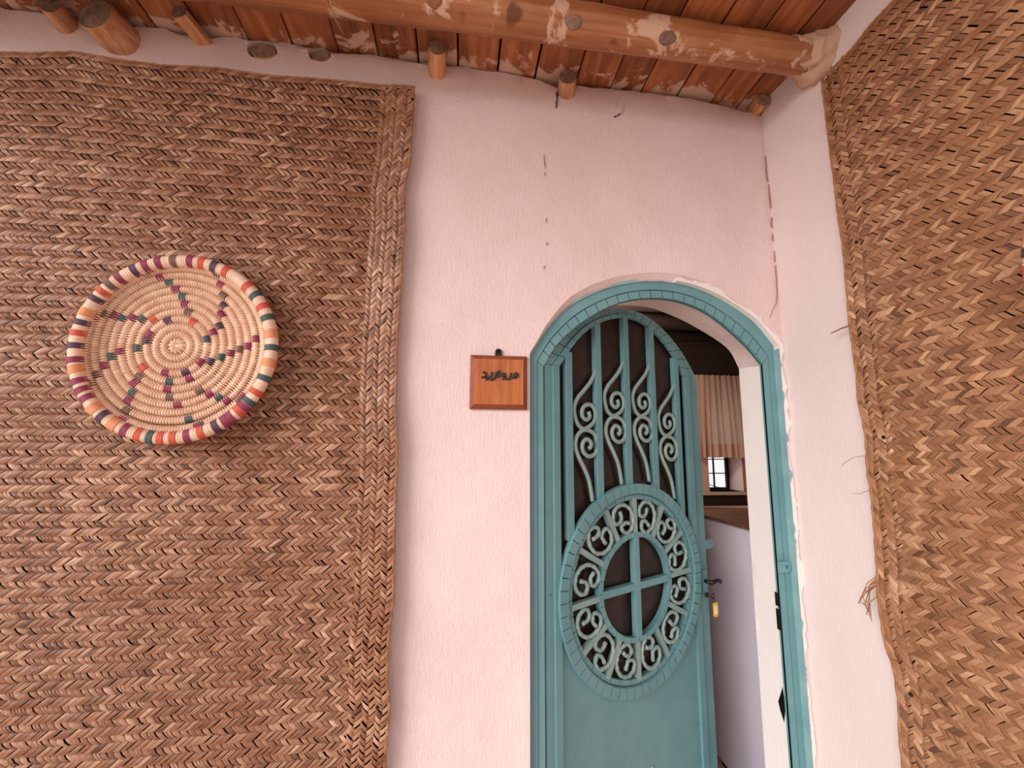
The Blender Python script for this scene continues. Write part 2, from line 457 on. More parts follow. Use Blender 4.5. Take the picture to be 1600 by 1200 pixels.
# ragged putty strip along the right and top of the frame, and cracks
pt = MB()
def ragged(path, lo, hi, y, f=9.0, seed=0.0):
    """edge strip whose outer side wanders: slow swells, small nicks and bare stretches"""
    P = []
    for a, b in zip(path, path[1:]):
        n = max(int(math.hypot(b[0] - a[0], b[1] - a[1]) / .005), 1)
        P += [(a[0] + (b[0] - a[0]) * k / n, a[1] + (b[1] - a[1]) * k / n) for k in range(n)]
    B = []; g = grow(P, 1.0)
    for i, (p, q) in enumerate(zip(P, g)):
        d = lo + (hi - lo) * (.45 + .9 * ns(i * .045 * f / 9, seed) + .45 * ns(i * .16, seed + 3) + .2 * ns(i * .55, seed + 5))
        d = max(d, 0.0006); B.append((p[0] + (q[0] - p[0]) * d, p[1] + (q[1] - p[1]) * d))
    return P, B
jr = [(1.1755, 1.925 - k * 0.0125) for k in range(1, 155)]
A, B = ragged(grow(fo[28:] + jr, 0.001), .001, .024, 0, 12, 2.2)
B = [(min(b[0], 1.197), b[1]) for b in B]
pt.ribbon(A, B, -0.0045, 0.026)
o = pt.build('putty_strip', M_white, wback, smooth=True, angle=40); tag(o, 'rough white putty line beside the door frame')
M_hair = plain('hairline', (176, 128, 112), .9, .1)
def crack(pts, w, y=-0.0012):
    c = MB(); pp = []
    for a, b in zip(pts, pts[1:]):
        for k in range(8):
            t = k / 8; pp.append((a[0] + (b[0] - a[0]) * t + random.gauss(0, .0022), a[1] + (b[1] - a[1]) * t + random.gauss(0, .0018)))
    pp.append(pts[-1])
    A = []; B = []
    for i, p in enumerate(pp):
        ww = w * (0.35 + 0.65 * sin(pi * min(max(i / (len(pp) - 1), .06), .94))) * random.uniform(.5, 1.1)
        A.append((p[0] - ww / 2, p[1])); B.append((p[0] + ww / 2, p[1]))
    c.ribbon(A, B, y - .003, y + 0.003)
    return c.build('crack', M_hair if w < .003 else M_gap, wback)
crack([(.350, 2.90), (.345, 2.86), (.342, 2.825)], .0036)
crack([(1.186, 2.70), (1.190, 2.55), (1.192, 2.45), (1.190, 2.30), (1.192, 2.18), (1.184, 2.11), (1.150, 2.04)], .0012)
crack([(.603, 2.868), (.598, 2.845), (.588, 2.822), (.568, 2.808)], .0031)
fl = MB()
fl.quadbox([(.585, 2.875), (.606, 2.868), (.602, 2.842), (.592, 2.824), (.574, 2.836)], -.008, .002)
tag(fl.build('loose_flake', M_wall, wback), 'plaster flake lifting from the wall')
for (x0, z0, h_) in ((.295, 2.607, .035), (.298, 2.585, .02), (.300, 2.37, .016), (.296, 2.55, .014), (.292, 2.19, .012), (-.03, 2.81, .006), (.302, 2.28, .01)):
    m = MB(); m.quadbox([(x0, z0 - h_ * .6), (x0 + .001, z0), (x0 + .0004, z0 + h_ * .6), (x0 - .001, z0 + .1 * h_)], -.004, .002)
    m.build('rust_drip', M_hair, wback)

# ------------------------------------------------------------------ right wall, floor, other planes
rw = MB(); nu, nv = 60, 60
g = []
for j in range(nv + 1):
    for i in range(nu + 1):
        y = 0.02 - 2.4 * i / nu; z = 3.02 * j / nv
        g.append((XR + 0.006 * ns(y * 1.9, z * 1.9, 8) + 0.003 * ns(y * 7, z * 7, 8) - 0.010 * (1 - sm(0, .10, -y)) * (1 if z > 2.1 else 0.4), y, z))
rw.add(g, [(j * (nu + 1) + i, j * (nu + 1) + i + 1, (j + 1) * (nu + 1) + i + 1, (j + 1) * (nu + 1) + i) for j in range(nv) for i in range(nu)])
wright = rw.build('wall_right', M_wallR, smooth=True)
tag(wright, 'pale plastered right wall beside the doorway behind the right mat', 'wall', kind='structure')
col_ = MB()                                     # plaster lump where the log enters the wall
ring = []
for k in range(17):
    t = k / 16; xx = XR - 0.115 + 0.125 * t
    for a in range(36):
        th = 2 * pi * a / 36; rr = 0.054 + .034 * sm(.2, 1, t) + 0.016 * ns(cos(th) * 2.5 + t * 3, sin(th) * 2.5, k * .3) * sm(0, .3, t + .1) + .007 * ns(cos(th) * 9, sin(th) * 9, k * .8)
        ring.append((xx + .02 * ns(cos(th) * 4, sin(th) * 4) * (1 - t), -.275 + rr * cos(th), 2.876 + rr * 0.95 * sin(th)))
col_.add(ring, [(k * 36 + a, k * 36 + (a + 1) % 36, (k + 1) * 36 + (a + 1) % 36, (k + 1) * 36 + a) for k in range(16) for a in range(36)] + [tuple(range(36))])
M_lump = plaster_mat('brown_smeared_plaster', (196, 150, 122), (222, 186, 164), True)
tag(col_.build('plaster_collar', M_lump, wright, smooth=True), 'rough plaster lump around the log end')

fl_ = MB(); fl_.box((-14, -16, -.1), (14, 14, 0)); tag(fl_.build('floor', M_floor), 'pale floor in front of and behind the doorway', 'floor', kind='structure')

# ------------------------------------------------------------------ ceiling of boards
ceil = empty('ceiling', (0, 0, 2.968)); tag(ceil, 'ceiling of reddish brown boards splashed with limewash above the log', 'ceiling', kind='structure')
seams = [-2.6, -2.44, -2.29, -2.14, -1.98, -1.83, -1.68, -1.53, -1.38, -1.23, -1.08, -.925, -.774, -.623, -.465, -.321, -.176, -.03, .12, .264, .425, .565, .69, .84, .99, 1.11, 1.215]
for a, b in zip(seams, seams[1:]):
    m = MB(); w = b - a - random.uniform(.004, .008); h = 0.011
    nY = 10; L0, L1 = 0.19, -1.75
    vs2 = []; bend = random.uniform(-.003, .003)
    for k in range(nY + 1):
        y = L0 + (L1 - L0) * k / nY; dz = bend * sin(k * .9) ; e = 0.002
        for (xx, zz) in ((-w / 2, h), (-w / 2, -h + .003), (-w / 2 + .004, -h), (w / 2 - .004, -h), (w / 2, -h + .003), (w / 2, h)):
            vs2.append((xx + e * ns(k * .8, a * 9), y, zz + dz))
    fs2 = [(k * 6 + q, k * 6 + (q + 1) % 6, (k + 1) * 6 + (q + 1) % 6, (k + 1) * 6 + q) for k in range(nY) for q in range(6)] + [(0, 1, 2, 3, 4, 5), tuple(range(nY * 6 + 5, nY * 6 - 1, -1))]
    m.add(vs2, fs2)
    o = m.build('ceiling_board', M_board, ceil)
    xm = (a + b) / 2; o.location = (xm, 0, zceil(xm) + .011 + random.uniform(-.002, .004) - 2.968); o.rotation_euler = (0, 0.03, random.uniform(-.006, .006))
m = MB(); m.add([(-2.62, .2, zceil(-2.6) + .03), (1.22, .2, zceil(1.2) + .03), (1.22, -1.78, zceil(1.2) + .03), (-2.62, -1.78, zceil(-2.6) + .03)], [(0, 1, 2, 3)])
o = m.build('ceiling_covering', M_gap, ceil); o.location = (0, 0, -2.968)

# ------------------------------------------------------------------ round log beam
def zlog(x): return 2.884 - .023 * (x - .82) + .003 * sin(x * 3.3 + 1)
def rlog(x): return .0565 - .0085 * (x - .82)
lg = MB(); pts = []; rad = []
LX = [-2.58 + 3.80 * k / 90 for k in range(91)]
for xx in LX:
    pts.append((xx, -.275 + .003 * sin(xx * 2.1), zlog(xx)))
    rad.append(rlog(xx) + .0025 * ns(xx * 4, 2) + .002 * ns(xx * 11, 2))
lg.tube(pts, rad, 28)
for i, v in enumerate(lg.v): lg.v[i] = (v[0], v[1] + .002 * ns(v[0] * 9, v[1] * 20, v[2] * 20), v[2] + .0025 * ns(v[0] * 8 + 5, v[1] * 20, v[2] * 20))
log = lg.build('log_beam', M_log, smooth=True)
tag(log, 'thick peeled log beam running under the ceiling boards into the right wall', 'beam')
for kx, ky, kz in ((.328, 0, .1), (.637, 0, -.15), (-.10, 0, .3)):
    m = MB(); ax = Vector((kx, -.275, zlog(kx)))
    d = norm((0, -1.225, -1.33 + kz)); u = Vector((1, 0, 0)); w = d.cross(u); base = ax + d * (rlog(kx) - .002)
    vv = []; prof = [(.026, -.004), (.022, .005), (.016, .0085), (.011, .006), (.005, .0045)]
    for r_, h_ in prof:
        for k in range(14):
            th = 2 * pi * k / 14; q = r_ * (1 + .18 * ns(cos(th) * 2 + kx * 9, sin(th) * 2)); vv.append(base + d * h_ + u * cos(th) * q * 1.15 + w * sin(th) * q * .8)
    m.add(vv, [(r_ * 14 + k, r_ * 14 + (k + 1) % 14, (r_ + 1) * 14 + (k + 1) % 14, (r_ + 1) * 14 + k) for r_ in range(4) for k in range(14)] + [tuple(range(56, 70))])
    m.build('knot', M_end if kx > 0 else M_log, log, smooth=True)
st = MB(); st.tube([(-.43, -.25, 2.985), (-.425, -.32, 2.975), (-.418, -.353, 2.925), (-.425, -.350, 2.88), (-.395, -.335, 2.85), (-.40, -.27, 2.836), (-.405, -.15, 2.90), (-.415, -.06, 2.975)], .0022, 6)
st.tube([(-.40, -.340, 2.852), (-.385, -.345, 2.835), (-.382, -.338, 2.815)], .003, 6)
tag(st.build('string', plain('straw_string', (196, 150, 112), .8, .1), smooth=True), 'thin straw string looped over the log and tied to the ceiling', 'string')

# ------------------------------------------------------------------ pole ends sticking out of the wall
def pole(name, base, tip, r, label, cat='pole', rag=.06, ang=(0, 0), flat=1.0, seg=18, tin=.12):
    base = Vector(base); tip = Vector(tip); d = (tip - base).normalized()
    e = empty(name, base); tag(e, label, cat)
    a = d.orthogonal().normalized(); a = (Vector((0, 0, 1)) - Vector((0, 0, 1)).dot(d) * d).normalized(); b = d.cross(a)
    m = MB(); rings = []; L = (tip - base).length; stations = [-tin, 0, L * .5, L * .93, L]
    for s_, sc in zip(stations, (1.04, 1.02, 1.0, .985, .95)):
        rg = []
        for k in range(seg):
            th = 2 * pi * k / seg; q = r * sc * (1 + rag * ns(cos(th) * 1.6 + base.x * 7, sin(th) * 1.6, s_ * 2))
            p = d * s_ + a * (cos(th) * q * flat) + b * (sin(th) * q)
            if s_ >= L * .9: p += d * (ang[0] * cos(th) + ang[1] * sin(th)) * r
            rg.append(p)
        rings.append(rg)
    m.add([p for rg in rings for p in rg], [(i * seg + k, i * seg + (k + 1) % seg, (i + 1) * seg + (k + 1) % seg, (i + 1) * seg + k) for i in range(4) for k in range(seg)] + [tuple(range(seg))])
    m.build('shaft', M_peg, e, smooth=True, angle=50)
    c = MB(); lr = rings[-1]; ctr = d * L
    vv = []
    for s2, lift in ((1.0, 0), (.66, .0012), (.33, .0004)):
        vv += [ctr + (p - ctr) * s2 + d * (lift * ns(s2 * 9, k) + .0006) for k, p in enumerate(lr)]
    vv.append(ctr + d * .001)
    c.add(vv, [(i * seg + k, i * seg + (k + 1) % seg, (i + 1) * seg + (k + 1) % seg, (i + 1) * seg + k) for i in range(2) for k in range(seg)] + [(2 * seg + k, 2 * seg + (k + 1) % seg, 3 * seg) for k in range(seg)])
    c.build('cut_end', M_end, e)
    return e
pole('pole_end', (-.105, .0, 2.925), (-.101, -.098, 2.932), .032, 'pale round pole end above the bare wall, left of the doorway')
pole('pole_end', (.383, .0, 2.900), (.374, -.062, 2.905), .034, 'short round pole end over the dark crack above the doorway')
pole('pole_end', (-1.172, .0, 2.925), (-1.190, -.088, 2.930), .058, 'thickest sawn pole end in the upper left corner', rag=.16, seg=14)
pole('pole_end', (-1.345, .0, 2.960), (-1.338, -.075, 2.962), .034, 'leftmost round pole end at the top left corner')
pole('split_pole_end', (-.918, .0, 2.955), (-.938, -.100, 2.956), .030, 'narrow split pole end right of the thickest pole', rag=.35, seg=9, flat=.8)
for i, d_ in enumerate(DISC):
    e = pole('pole_end', (d_[0], .02, d_[1] - .003), (d_[0], -.004, d_[1] - .004), d_[2] * .9, ('larger grey pole end sawn flush with the wall above the left mat', 'smaller grey pole end sawn flush with the wall above the left mat')[i], rag=.12, flat=d_[3] / d_[2], tin=.025)
pole('squared_pole_end', (1.168, .0, 2.905), (1.160, -.050, 2.903), .030, 'dark squared pole end in the corner beside the right wall', rag=.25, seg=6, tin=.05)

# ------------------------------------------------------------------ woven mats
def make_mat(name, label, P, u0, u1, v0, v1, ed, top, hr, pit, border, big, mat, pick, spread, rnd_b, sgn, wf):
    """P(u,v,h) -> world point at height h off the wall. u runs away from the free vertical edge (u=0 there)."""
    root = empty(name, P(0, v1, 0)); tag(root, label, 'mat')
    base = Vector(root.location)
    rnd = random.Random(len(label))
    def pos(u, v, h):
        # follow the wavy free edge near u=0 and the wavy top near v=v1
        uu = u + interp(ed, v) * (1 - sm(0.0, 0.45, u))
        vv = v + interp(top, u) * sm(v1 - 0.5, v1, v)
        return P(uu, vv, h) - base
    # backing sheet
    m = MB(); nu_, nv_ = 40, 60
    m.add([pos(u0 + (u1 - u0) * i / nu_ + (0.004 if i == 0 else 0), v0 + (v1 - v0) * j / nv_ - (0.004 if j == nv_ else 0), -0.005) for j in range(nv_ + 1) for i in range(nu_ + 1)],
          [(j * (nu_ + 1) + i, j * (nu_ + 1) + i + 1, (j + 1) * (nu_ + 1) + i + 1, (j + 1) * (nu_ + 1) + i) for j in range(nv_) for i in range(nu_)])
    m.build('backing', M_back, root, smooth=True)
    strips = []
    def strip(uc, vc, du, dv, wu, wv, hgt, flat_=False, wfac=.9):
        """float centred at (uc,vc); half length vector (du,dv), half width vector (wu,wv); lies like a shingle on its neighbour"""
        j1 = rnd.gauss(0, .05); rise = rnd.uniform(.8, 1.25); 
        step = -sgn * big * rnd.uniform(.10, .26); tone = min(max(rnd.gauss(.5, spread), 0), 1)
        fill_ = wfac * rnd.uniform(.93, 1.05)
        parts = [(-fill_, fill_)] if rnd.random() > .13 else [(-fill_, -.05), (.08, fill_)]
        for b0, b1 in parts:
            vs3 = []
            for a in (-1, -.62, .0, .62, 1):
                if flat_: h0 = .92 - .35 * max(-a - .6, 0) - .92 * sm(.35, 1.0, a)      # lower end lies on top, upper end dives under
                else: h0 = 1.22 * (1 - abs(a) ** 2.8) - .10 * abs(a)
                for bb in (0, .5, 1):
                    b = b0 + (b1 - b0) * bb
                    h = hgt * (rise * h0 - rnd_b * (2 * bb - 1) ** 2 * .5) + step * b
                    vs3.append(pos(uc + du * a + wu * b + j1 * wu * a, vc + dv * a + wv * b + j1 * wv * a, h))
            strips.append((vs3, min(max(tone + rnd.gauss(0, .05), 0), 1), (uc, vc)))
    rows = int((v1 - v0) / hr); v = v1
    for r in range(rows):
        lean = 1 if r % 2 == 0 else -1; hh = hr * (1.03 if lean > 0 else .97) * (1 + .08 * ns(r * .7, 3)); vc = v - hh / 2; v -= hh
        u = border - pit * .25; off = (r % 2) * pit * .5 + pit * .3 * ns(r * .9, 8)
        while u < u1:
            p = pit * (1 + .16 * ns(u * 5, r * .4))
            strip(u + off + rnd.gauss(0, pit * .04), vc + rnd.gauss(0, hr * .04), sgn * lean * hh * (.62 if lean > 0 else .64), hh * (.54 if lean > 0 else .64), p * .5, 0, big, lean > 0, wf + (.05 if lean > 0 else -.05))
            u += p
    cols = max(int(round(border / hr)), 1); hc = border / cols
    for c in range(cols):
        uc = hc * (c + .5); lean = 1 if c % 2 == 0 else -1
        v = v0 + pit * .5
        while v < v1 - pit * .7:
            strip(uc + rnd.gauss(0, hc * .04), v + (c % 2) * pit * .5 + rnd.gauss(0, pit * .05), hc * .64, -lean * hc * .60, 0, pit * .5, big * .85, c % 2 == 0, wf)
            v += pit
    FS = [(i * 3 + k, i * 3 + k + 1, (i + 1) * 3 + k + 1, (i + 1) * 3 + k) for i in range(4) for k in range(2)]
    ranked = sorted(range(len(strips)), key=lambda i: pick(base + strips[i][0][7]))
    single = set(ranked[:300])
    def fill(me, tones):
        at = me.attributes.new('tone', 'FLOAT', 'POINT'); at.data.foreach_set('value', tones)
    VV = []; FF = []; TT = []
    for i, (vs3, tone, c) in enumerate(strips):
        if i in single:
            me = bpy.data.meshes.new('woven_strip'); me.from_pydata(vs3, [], FS); me.materials.append(mat); fill(me, [tone] * 15)
            me.polygons.foreach_set('use_smooth', [True] * 8)
            o = bpy.data.objects.new('woven_strip', me); COL.objects.link(o); o.parent = root
        else:
            b = len(VV); VV += vs3; TT += [tone] * 15; FF += [tuple(q + b for q in f) for f in FS]
    me = bpy.data.meshes.new('palm_leaf_weave'); me.from_pydata(VV, [], FF); me.materials.append(mat); fill(me, TT)
    me.polygons.foreach_set('use_smooth', [True] * len(me.polygons))
    o = bpy.data.objects.new('palm_leaf_weave', me); COL.objects.link(o); o.parent = root; o['kind'] = 'stuff'
    # folded plaited hem along the free edge and the top
    hm = MB(); hp = []
    n = 150
    for k in range(n): hp.append(pos(0, v0 + (v1 - v0) * k / n, .0005))
    for k in range(n + 1): hp.append(pos(u1 * .999 * k / n, v1, .0005))
    hm.tube(hp, [.0042 * (1 + .22 * sin(k * 2.1)) for k in range(len(hp))], 7)
    hm.build('plaited_hem', M_hem, root, smooth=True)
    return root, pos, base
M_hem = plain('hem_palm', (140, 92, 60), .7, .2, 0, ((176, 124, 84), 30), (90, .4))

MAT_R = [(.629, -.189), (.713, -.187), (.799, -.181), (.869, -.192), (.976, -.192), (1.104, -.183), (1.235, -.186), (1.351, -.189), (1.429, -.188), (1.549, -.189), (1.672, -.200),
         (1.84, -.205), (1.971, -.202), (2.149, -.200), (2.288, -.195), (2.429, -.202), (2.527, -.188), (2.676, -.183), (2.82, -.181)]
def P_left(u, v, h):
    x = -.19 - u
    yb = .027 + .008 * ns(x * 1.6, v * 1.9, 3) + .006 * ns(x * 3.2, v * 4.2, 6) + .0035 * ns(x * 4, v * 13, 2) + .016 * (1 - sm(0, .14, u))
    return Vector((x, -yb - h, v))
ed_l = [(z, -(x + .19)) for z, x in MAT_R]
top_l = [(0, 0), (.144, .004), (.275, .002), (.488, -.002), (.635, .006), (.816, -.006), (.955, .002), (1.093, .015), (1.204, -.004), (1.315, -.013), (1.6, -.02)]
cam_ax = R @ Vector((0, 0, -1))
def depth_pick(p):
    c = R.transposed() @ (p - CAM)
    if c.z > -.05: return 9e9
    px = 800 + F * c.x / -c.z; py = 600 - F * c.y / -c.z
    if not (8 < px < 1592 and 8 < py < 1192): return 1e6 + (p - CAM).length
    return -c.z
matL, posL, baseL = make_mat('woven_mat', 'large brown herringbone palm mat hung on the wall behind the round tray', P_left, 0, 1.62, .35, 2.82, ed_l, top_l, .0203, .0182, .115, .0068, M_strip, depth_pick, .17, .36, -1, .83)
RED = [(.732, -.337), (.807, -.336), (.887, -.342), (.965, -.343), (1.038, -.325), (1.134, -.318), (1.271, -.323), (1.377, -.328), (1.483, -.329), (1.592, -.334), (1.686, -.320), (1.781, -.325),
       (1.92, -.316), (2.04, -.319), (2.141, -.324), (2.314, -.316), (2.448, -.312), (2.63, -.311), (2.758, -.311)]
def P_right(u, v, h):
    y = -.32 - u
    xb = .023 + .007 * ns(y * 2.2, v * 2.2, 13) + .006 * ns(y * 4.5, v * 4, 16) + .003 * ns(y * 6, v * 13, 12) + .005 * (1 - sm(0, .1, u))
    return Vector((XR - .004 - xb - h, y, v))
ed_r = [(z, -(y + .32)) for z, y in RED]
top_r = [(0, 0), (.1, .006), (.167, .022), (.25, .024), (1.3, .02)]
matR, posR, baseR = make_mat('woven_mat', 'brown palm mat with frayed edge hung on the right side wall', P_right, 0, .95, .45, 2.758, ed_r, top_r, .0178, .0168, .075, .0040, M_stripR, depth_pick, .19, .34, 1, .93)
# frayed fibres at the edge of the right mat
def fibre(root, base, pts, r=.0008):
    m = MB(); m.tube([Vector(p) - base for p in pts], [r] * (len(pts) - 1) + [r * .4], 5)
    m.build('loose_fibre', M_hem, root, smooth=True)
fibre(matR, baseR, [(1.178, -.318, 1.925), (1.165, -.29, 1.92), (1.160, -.268, 1.915), (1.158, -.255, 1.912)], .0026)
fibre(matR, baseR, [(1.175, -.325, 1.535), (1.150, -.30, 1.528), (1.14, -.28, 1.512), (1.14, -.265, 1.50)])
fibre(matR, baseR, [(1.175, -.328, 1.44), (1.155, -.305, 1.425), (1.14, -.285, 1.424)])
for k in range(9):
    a = random.uniform(-.03, .03); b = random.uniform(-.03, .02)
    fibre(matR, baseR, [(1.176, -.322, 1.19 + a), (1.150, -.305 + b * .4, 1.16 + a), (1.142, -.295 + b, 1.125 + a), (1.150 + b * .3, -.300 + b * .6, 1.10 + b)], .0011)

# nails that hold the mats
def nail(p, nrm, label):
    m = MB(); n = Vector(nrm); a = n.orthogonal().normalized(); b = n.cross(a); vv = []
    for r_, h_ in ((.0016, -.02), (.0016, .001), (.0052, .0012), (.0050, .0028), (.0025, .0036)):
        vv += [n * h_ + a * cos(2 * pi * k / 10) * r_ + b * sin(2 * pi * k / 10) * r_ for k in range(10)]
    m.add(vv, [(i * 10 + k, i * 10 + (k + 1) % 10, (i + 1) * 10 + (k + 1) % 10, (i + 1) * 10 + k) for i in range(4) for k in range(10)] + [tuple(range(40, 50))])
    o = m.build('nail', M_iron); o.location = p; tag(o, label, 'nail', 'nails holding the mats')
for (u, v, t) in ((-.01, 2.765, 'dark nail at the upper right corner of the large left mat'), (.365, 2.775, 'dark nail near the top hem of the large left mat'), (1.245, 2.775, 'dark nail at the top left end of the large left mat'),
               (.03, 2.182, 'upper nail on the right border of the large left mat'), (.015, 1.454, 'middle nail on the right border of the large left mat'), (.02, .805, 'lowest nail on the right border of the large left mat')):
    nail(P_left(u + .005, v, .0045), (0, -1, 0), t)
for (y, v, t) in ((-.361, 2.701, 'dark nail at the top corner of the right mat'), (-.372, 2.162, 'second nail from the top on the right mat edge'), (-.388, 1.585, 'third nail from the top on the right mat edge'), (-.382, .93, 'lowest nail on the right mat edge')):
    nail(P_right(-y - .32, v, .0045), (-1, 0, 0), t)

# ------------------------------------------------------------------ coiled tray
RIM = [(120, 'n'), (113, 'b'), (105, 'b'), (96, 'o'), (86, 'b'), (79, 'r'), (71, 'n'), (63, 'r'), (46, 'r'), (38, 'g'), (29, 'r'), (21, 'g'), (10, 'y'), (1, 'g'), (-9, 'y'), (-19, 'g'), (-29, 'r'), (-36, 'g'), (-40, 'b'), (-44, 'r'), (-50, 'b'), (-54, 'b'), (-60, 'n'), (-69, 'r'), (-77, 'b'), (-85, 'r'), (-92, 'r'), (-98, 'g'), (-105, 'r'), (-113, 'b'), (-121, 'y'), (-129, 'n'), (-136, 'y'), (-144, 'b'), (-150, 'b'), (-156, 'b'), (-164, 'y'), (-170, 'b'), (-179, 'n'), (173, 'r'), (166, 'n'), (159, 'y'), (149, 'n'), (143, 'r'), (137, 'o'), (130, 'b')]
INNER = [(3.7, -34, 'b'), (3.7, 62, 'r'), (3.7, 112, 'n'), (3.7, 156, 'b'), (3.8, 15, 'g'), (4.0, -105, 'b'), (4.4, -67, 'n'), (4.4, 171, 'n'), (4.5, -142, 'r'), (4.7, 132, 'r'), (4.8, 24, 'b'), (4.9, -25, 'n'), (5.0, 77, 'o'), (5.2, -94, 'g'), (5.5, -175, 'g'), (5.5, -65, 'b'), (5.7, -134, 'o'), (5.9, -14, 'g'), (5.9, 29, 'n'), (5.9, 142, 'g'), (6.0, 85, 'b'), (6.3, -95, 'b'), (6.6, -60, 'o'), (6.7, -172, 'b'), (7.0, -132, 'b'), (7.0, -7, 'b'), (7.0, 41, 'b'), (7.0, 147, 'b'), (7.1, 89, 'g'), (7.5, -91, 'o'), (7.7, -54, 'b'), (7.8, -168, 'g'), (8.1, -2, 'o'), (8.1, 47, 'n'), (8.1, 153, 'g'), (8.2, -126, 'g'), (8.2, 96, 'b'), (8.7, -83, 'b'), (8.9, -49, 'g'), (9.1, -161, 'b'), (9.1, 154, 'b'), (9.2, 54, 'o'), (9.3, 1, 'b'), (9.4, 101, 'g'), (9.5, -124, 'b'), (9.9, -75, 'g'), (10.0, -46, 'b'), (10.2, -156, 'o'), (10.3, 61, 'b'), (10.4, 7, 'b'), (10.5, 107, 'b'), (10.5, 156, 'o'), (10.7, -120, 'o'), (11.1, -70, 'b'), (11.1, -39, 'o'), (11.2, -36, 'b'), (11.3, -152, 'o'), (11.3, 67, 'n'), (11.6, 115, 'o'), (11.6, 160, 'b'), (11.7, -118, 'b'), (11.9, -68, 'n')]
tray = empty('coiled_tray', (-.846, -.058, 1.850)); tag(tray, 'round coiled straw tray with coloured stitches hung on the large left mat', 'tray')
SP = .0234
def ringpar(k):                                  # radius, depth, centre shift of coil k (k = 12 is the rim)
    if k == 12: return .2655, -.046, .019, -.011, .0180
    dp = [0, 0, 0, 0, 0, 0, 0, 0, 0, -.002, -.010, -.026][k]
    f = dp / -.046
    return SP * (k - .4), -.004 + dp, .019 * f, -.011 * f, .0113
def torus(r, y, cx, cz, tr, a0, a1, st, amp, seg=10, fat=1.0):
    m = MB(); n = max(int(abs(a1 - a0) * r / st * 4), 6); closed = abs(a1 - a0) > 6.28
    vv = []; cnt = n if closed else n + 1
    rj = random.Random(int(r * 1e4))
    jit = [rj.uniform(.6, 1.3) for _ in range(n // 4 + 2)]
    for i in range(cnt):
        th = a0 + (a1 - a0) * i / n; ph = i % 4; rr = tr * fat * (1 - amp * jit[i // 4] if ph == 3 else 1 + amp * .2 * (ph == 1))
        sl = .22 * st                                              # stitches slant a little over the coil
        for k in range(seg):
            q = 2 * pi * k / seg; t2 = th + sl / max(r, .01) * sin(q)
            rr2 = rr * (1 + amp * .75 * max(-cos(q), 0) * (1 if ph in (0, 1) else -.2 if ph == 3 else .3))
            vv.append((cx + (r + rr2 * cos(q)) * cos(t2), y - rr * sin(q) * (1.25 if tr < .015 else .95), cz + (r + rr2 * cos(q)) * sin(t2)))
    fs = []
    for i in range(n if closed else n):
        j = (i + 1) % cnt
        if not closed and i + 1 >= cnt: break
        fs += [(i * seg + k, i * seg + (k + 1) % seg, j * seg + (k + 1) % seg, j * seg + k) for k in range(seg)]
    if not closed: fs += [tuple(range(seg)), tuple(range((cnt - 1) * seg, cnt * seg))]
    m.add(vv, fs); return m
coils = {}
for k in range(1, 13):
    r, y, cx, cz, tr = ringpar(k)
    st_ = .0078 if k < 12 else .0068
    o = torus(r, y, cx, cz, tr, 0, 2 * pi, st_, .42 if k < 12 else .12, 10 if k < 12 else 16).build('coil' if k < 12 else 'rim', M_straw if k < 12 else M_strawRim, tray, smooth=True)
    coils[k] = o
m = MB(); m.tube([(0, .004, 0), (0, -.001, 0)], .20, 40); m.build('base', M_back, tray)
m = MB(); m.tube([(0, -.002, 0), (0, -.014, 0)], [.011, .006], 10); m.build('coil_centre', M_straw, tray, smooth=True)
for val, ang, c in INNER:
    k = min(max(int(round(val * .0225 / .0243 + .4)), 2), 11); r, y, cx, cz, tr = ringpar(k); a = radians(ang); da = .0105 / r
    torus(r, y, cx, cz, tr, a - da / 1, a + da / 1, .0052, .03, 10, 1.12).build('coloured_stitch', M_wrap[c], coils[k], smooth=True)
for ang, c in RIM:
    r, y, cx, cz, tr = ringpar(12); a = radians(ang); da = (.0085 if c != 'y' else .012) / r
    torus(r, y, cx, cz, tr, a - da, a + da, .0052, .02, 16, 1.09).build('coloured_stitch', M_wrap[c], coils[12], smooth=True)
# the neighbouring tray on the right wall: only its rim reaches into view
tray2 = copy_tree(tray); tray2['label'] = 'second coiled tray on the right mat, only its rim edge in view'
for t in (tray, tray2): t['group'] = 'coiled straw trays'
tray2.rotation_euler = (radians(6), 0, radians(-90)); tray2.location = (XR - .075, -1.0625, 1.874)

# ------------------------------------------------------------------ arched iron frame (trim)
frame = empty('trim_1', (.7, .0, 0)); tag(frame, 'teal arched iron door frame with saw cuts, painted onto the plaster edge', 'door frame', kind='structure')
FX = Vector((.7, 0, 0))
def fr(pts): return [(x - .7, z) for x, z in pts]
m = MB(); m.ribbon(fr(full(fo)), fr(full(fm)), .024, .034); m.build('outer_flange', M_teal, frame)
fm2 = grow(fm, -.0022)
jl = [(fm2[0][0], 0.0), fm2[0]]; jl2 = [(fi[0][0], 0.0), fi[0]]
m = MB(); m.ribbon(fr(jl), fr(jl2), .028, .042); m.build('left_inner_flange', M_teal, frame)
jl = [(fm2[-1][0], 0.0), fm2[-1]]; jl2 = [(fi[-1][0], 0.0), fi[-1]]
m = MB(); m.ribbon(fr(jl), fr(jl2), .028, .042); m.build('right_inner_flange', M_teal, frame)
m = MB(); m.ribbon(fr(grow(fm, .002)), fr(fi), .039, .046); m.build('cut_shadow_gap', M_gap, frame)
m = MB(); m.ribbon(fr(full(fi)), fr(full(grow(fi, .006))), .034, .050); m.build('frame_return', M_teal, frame)
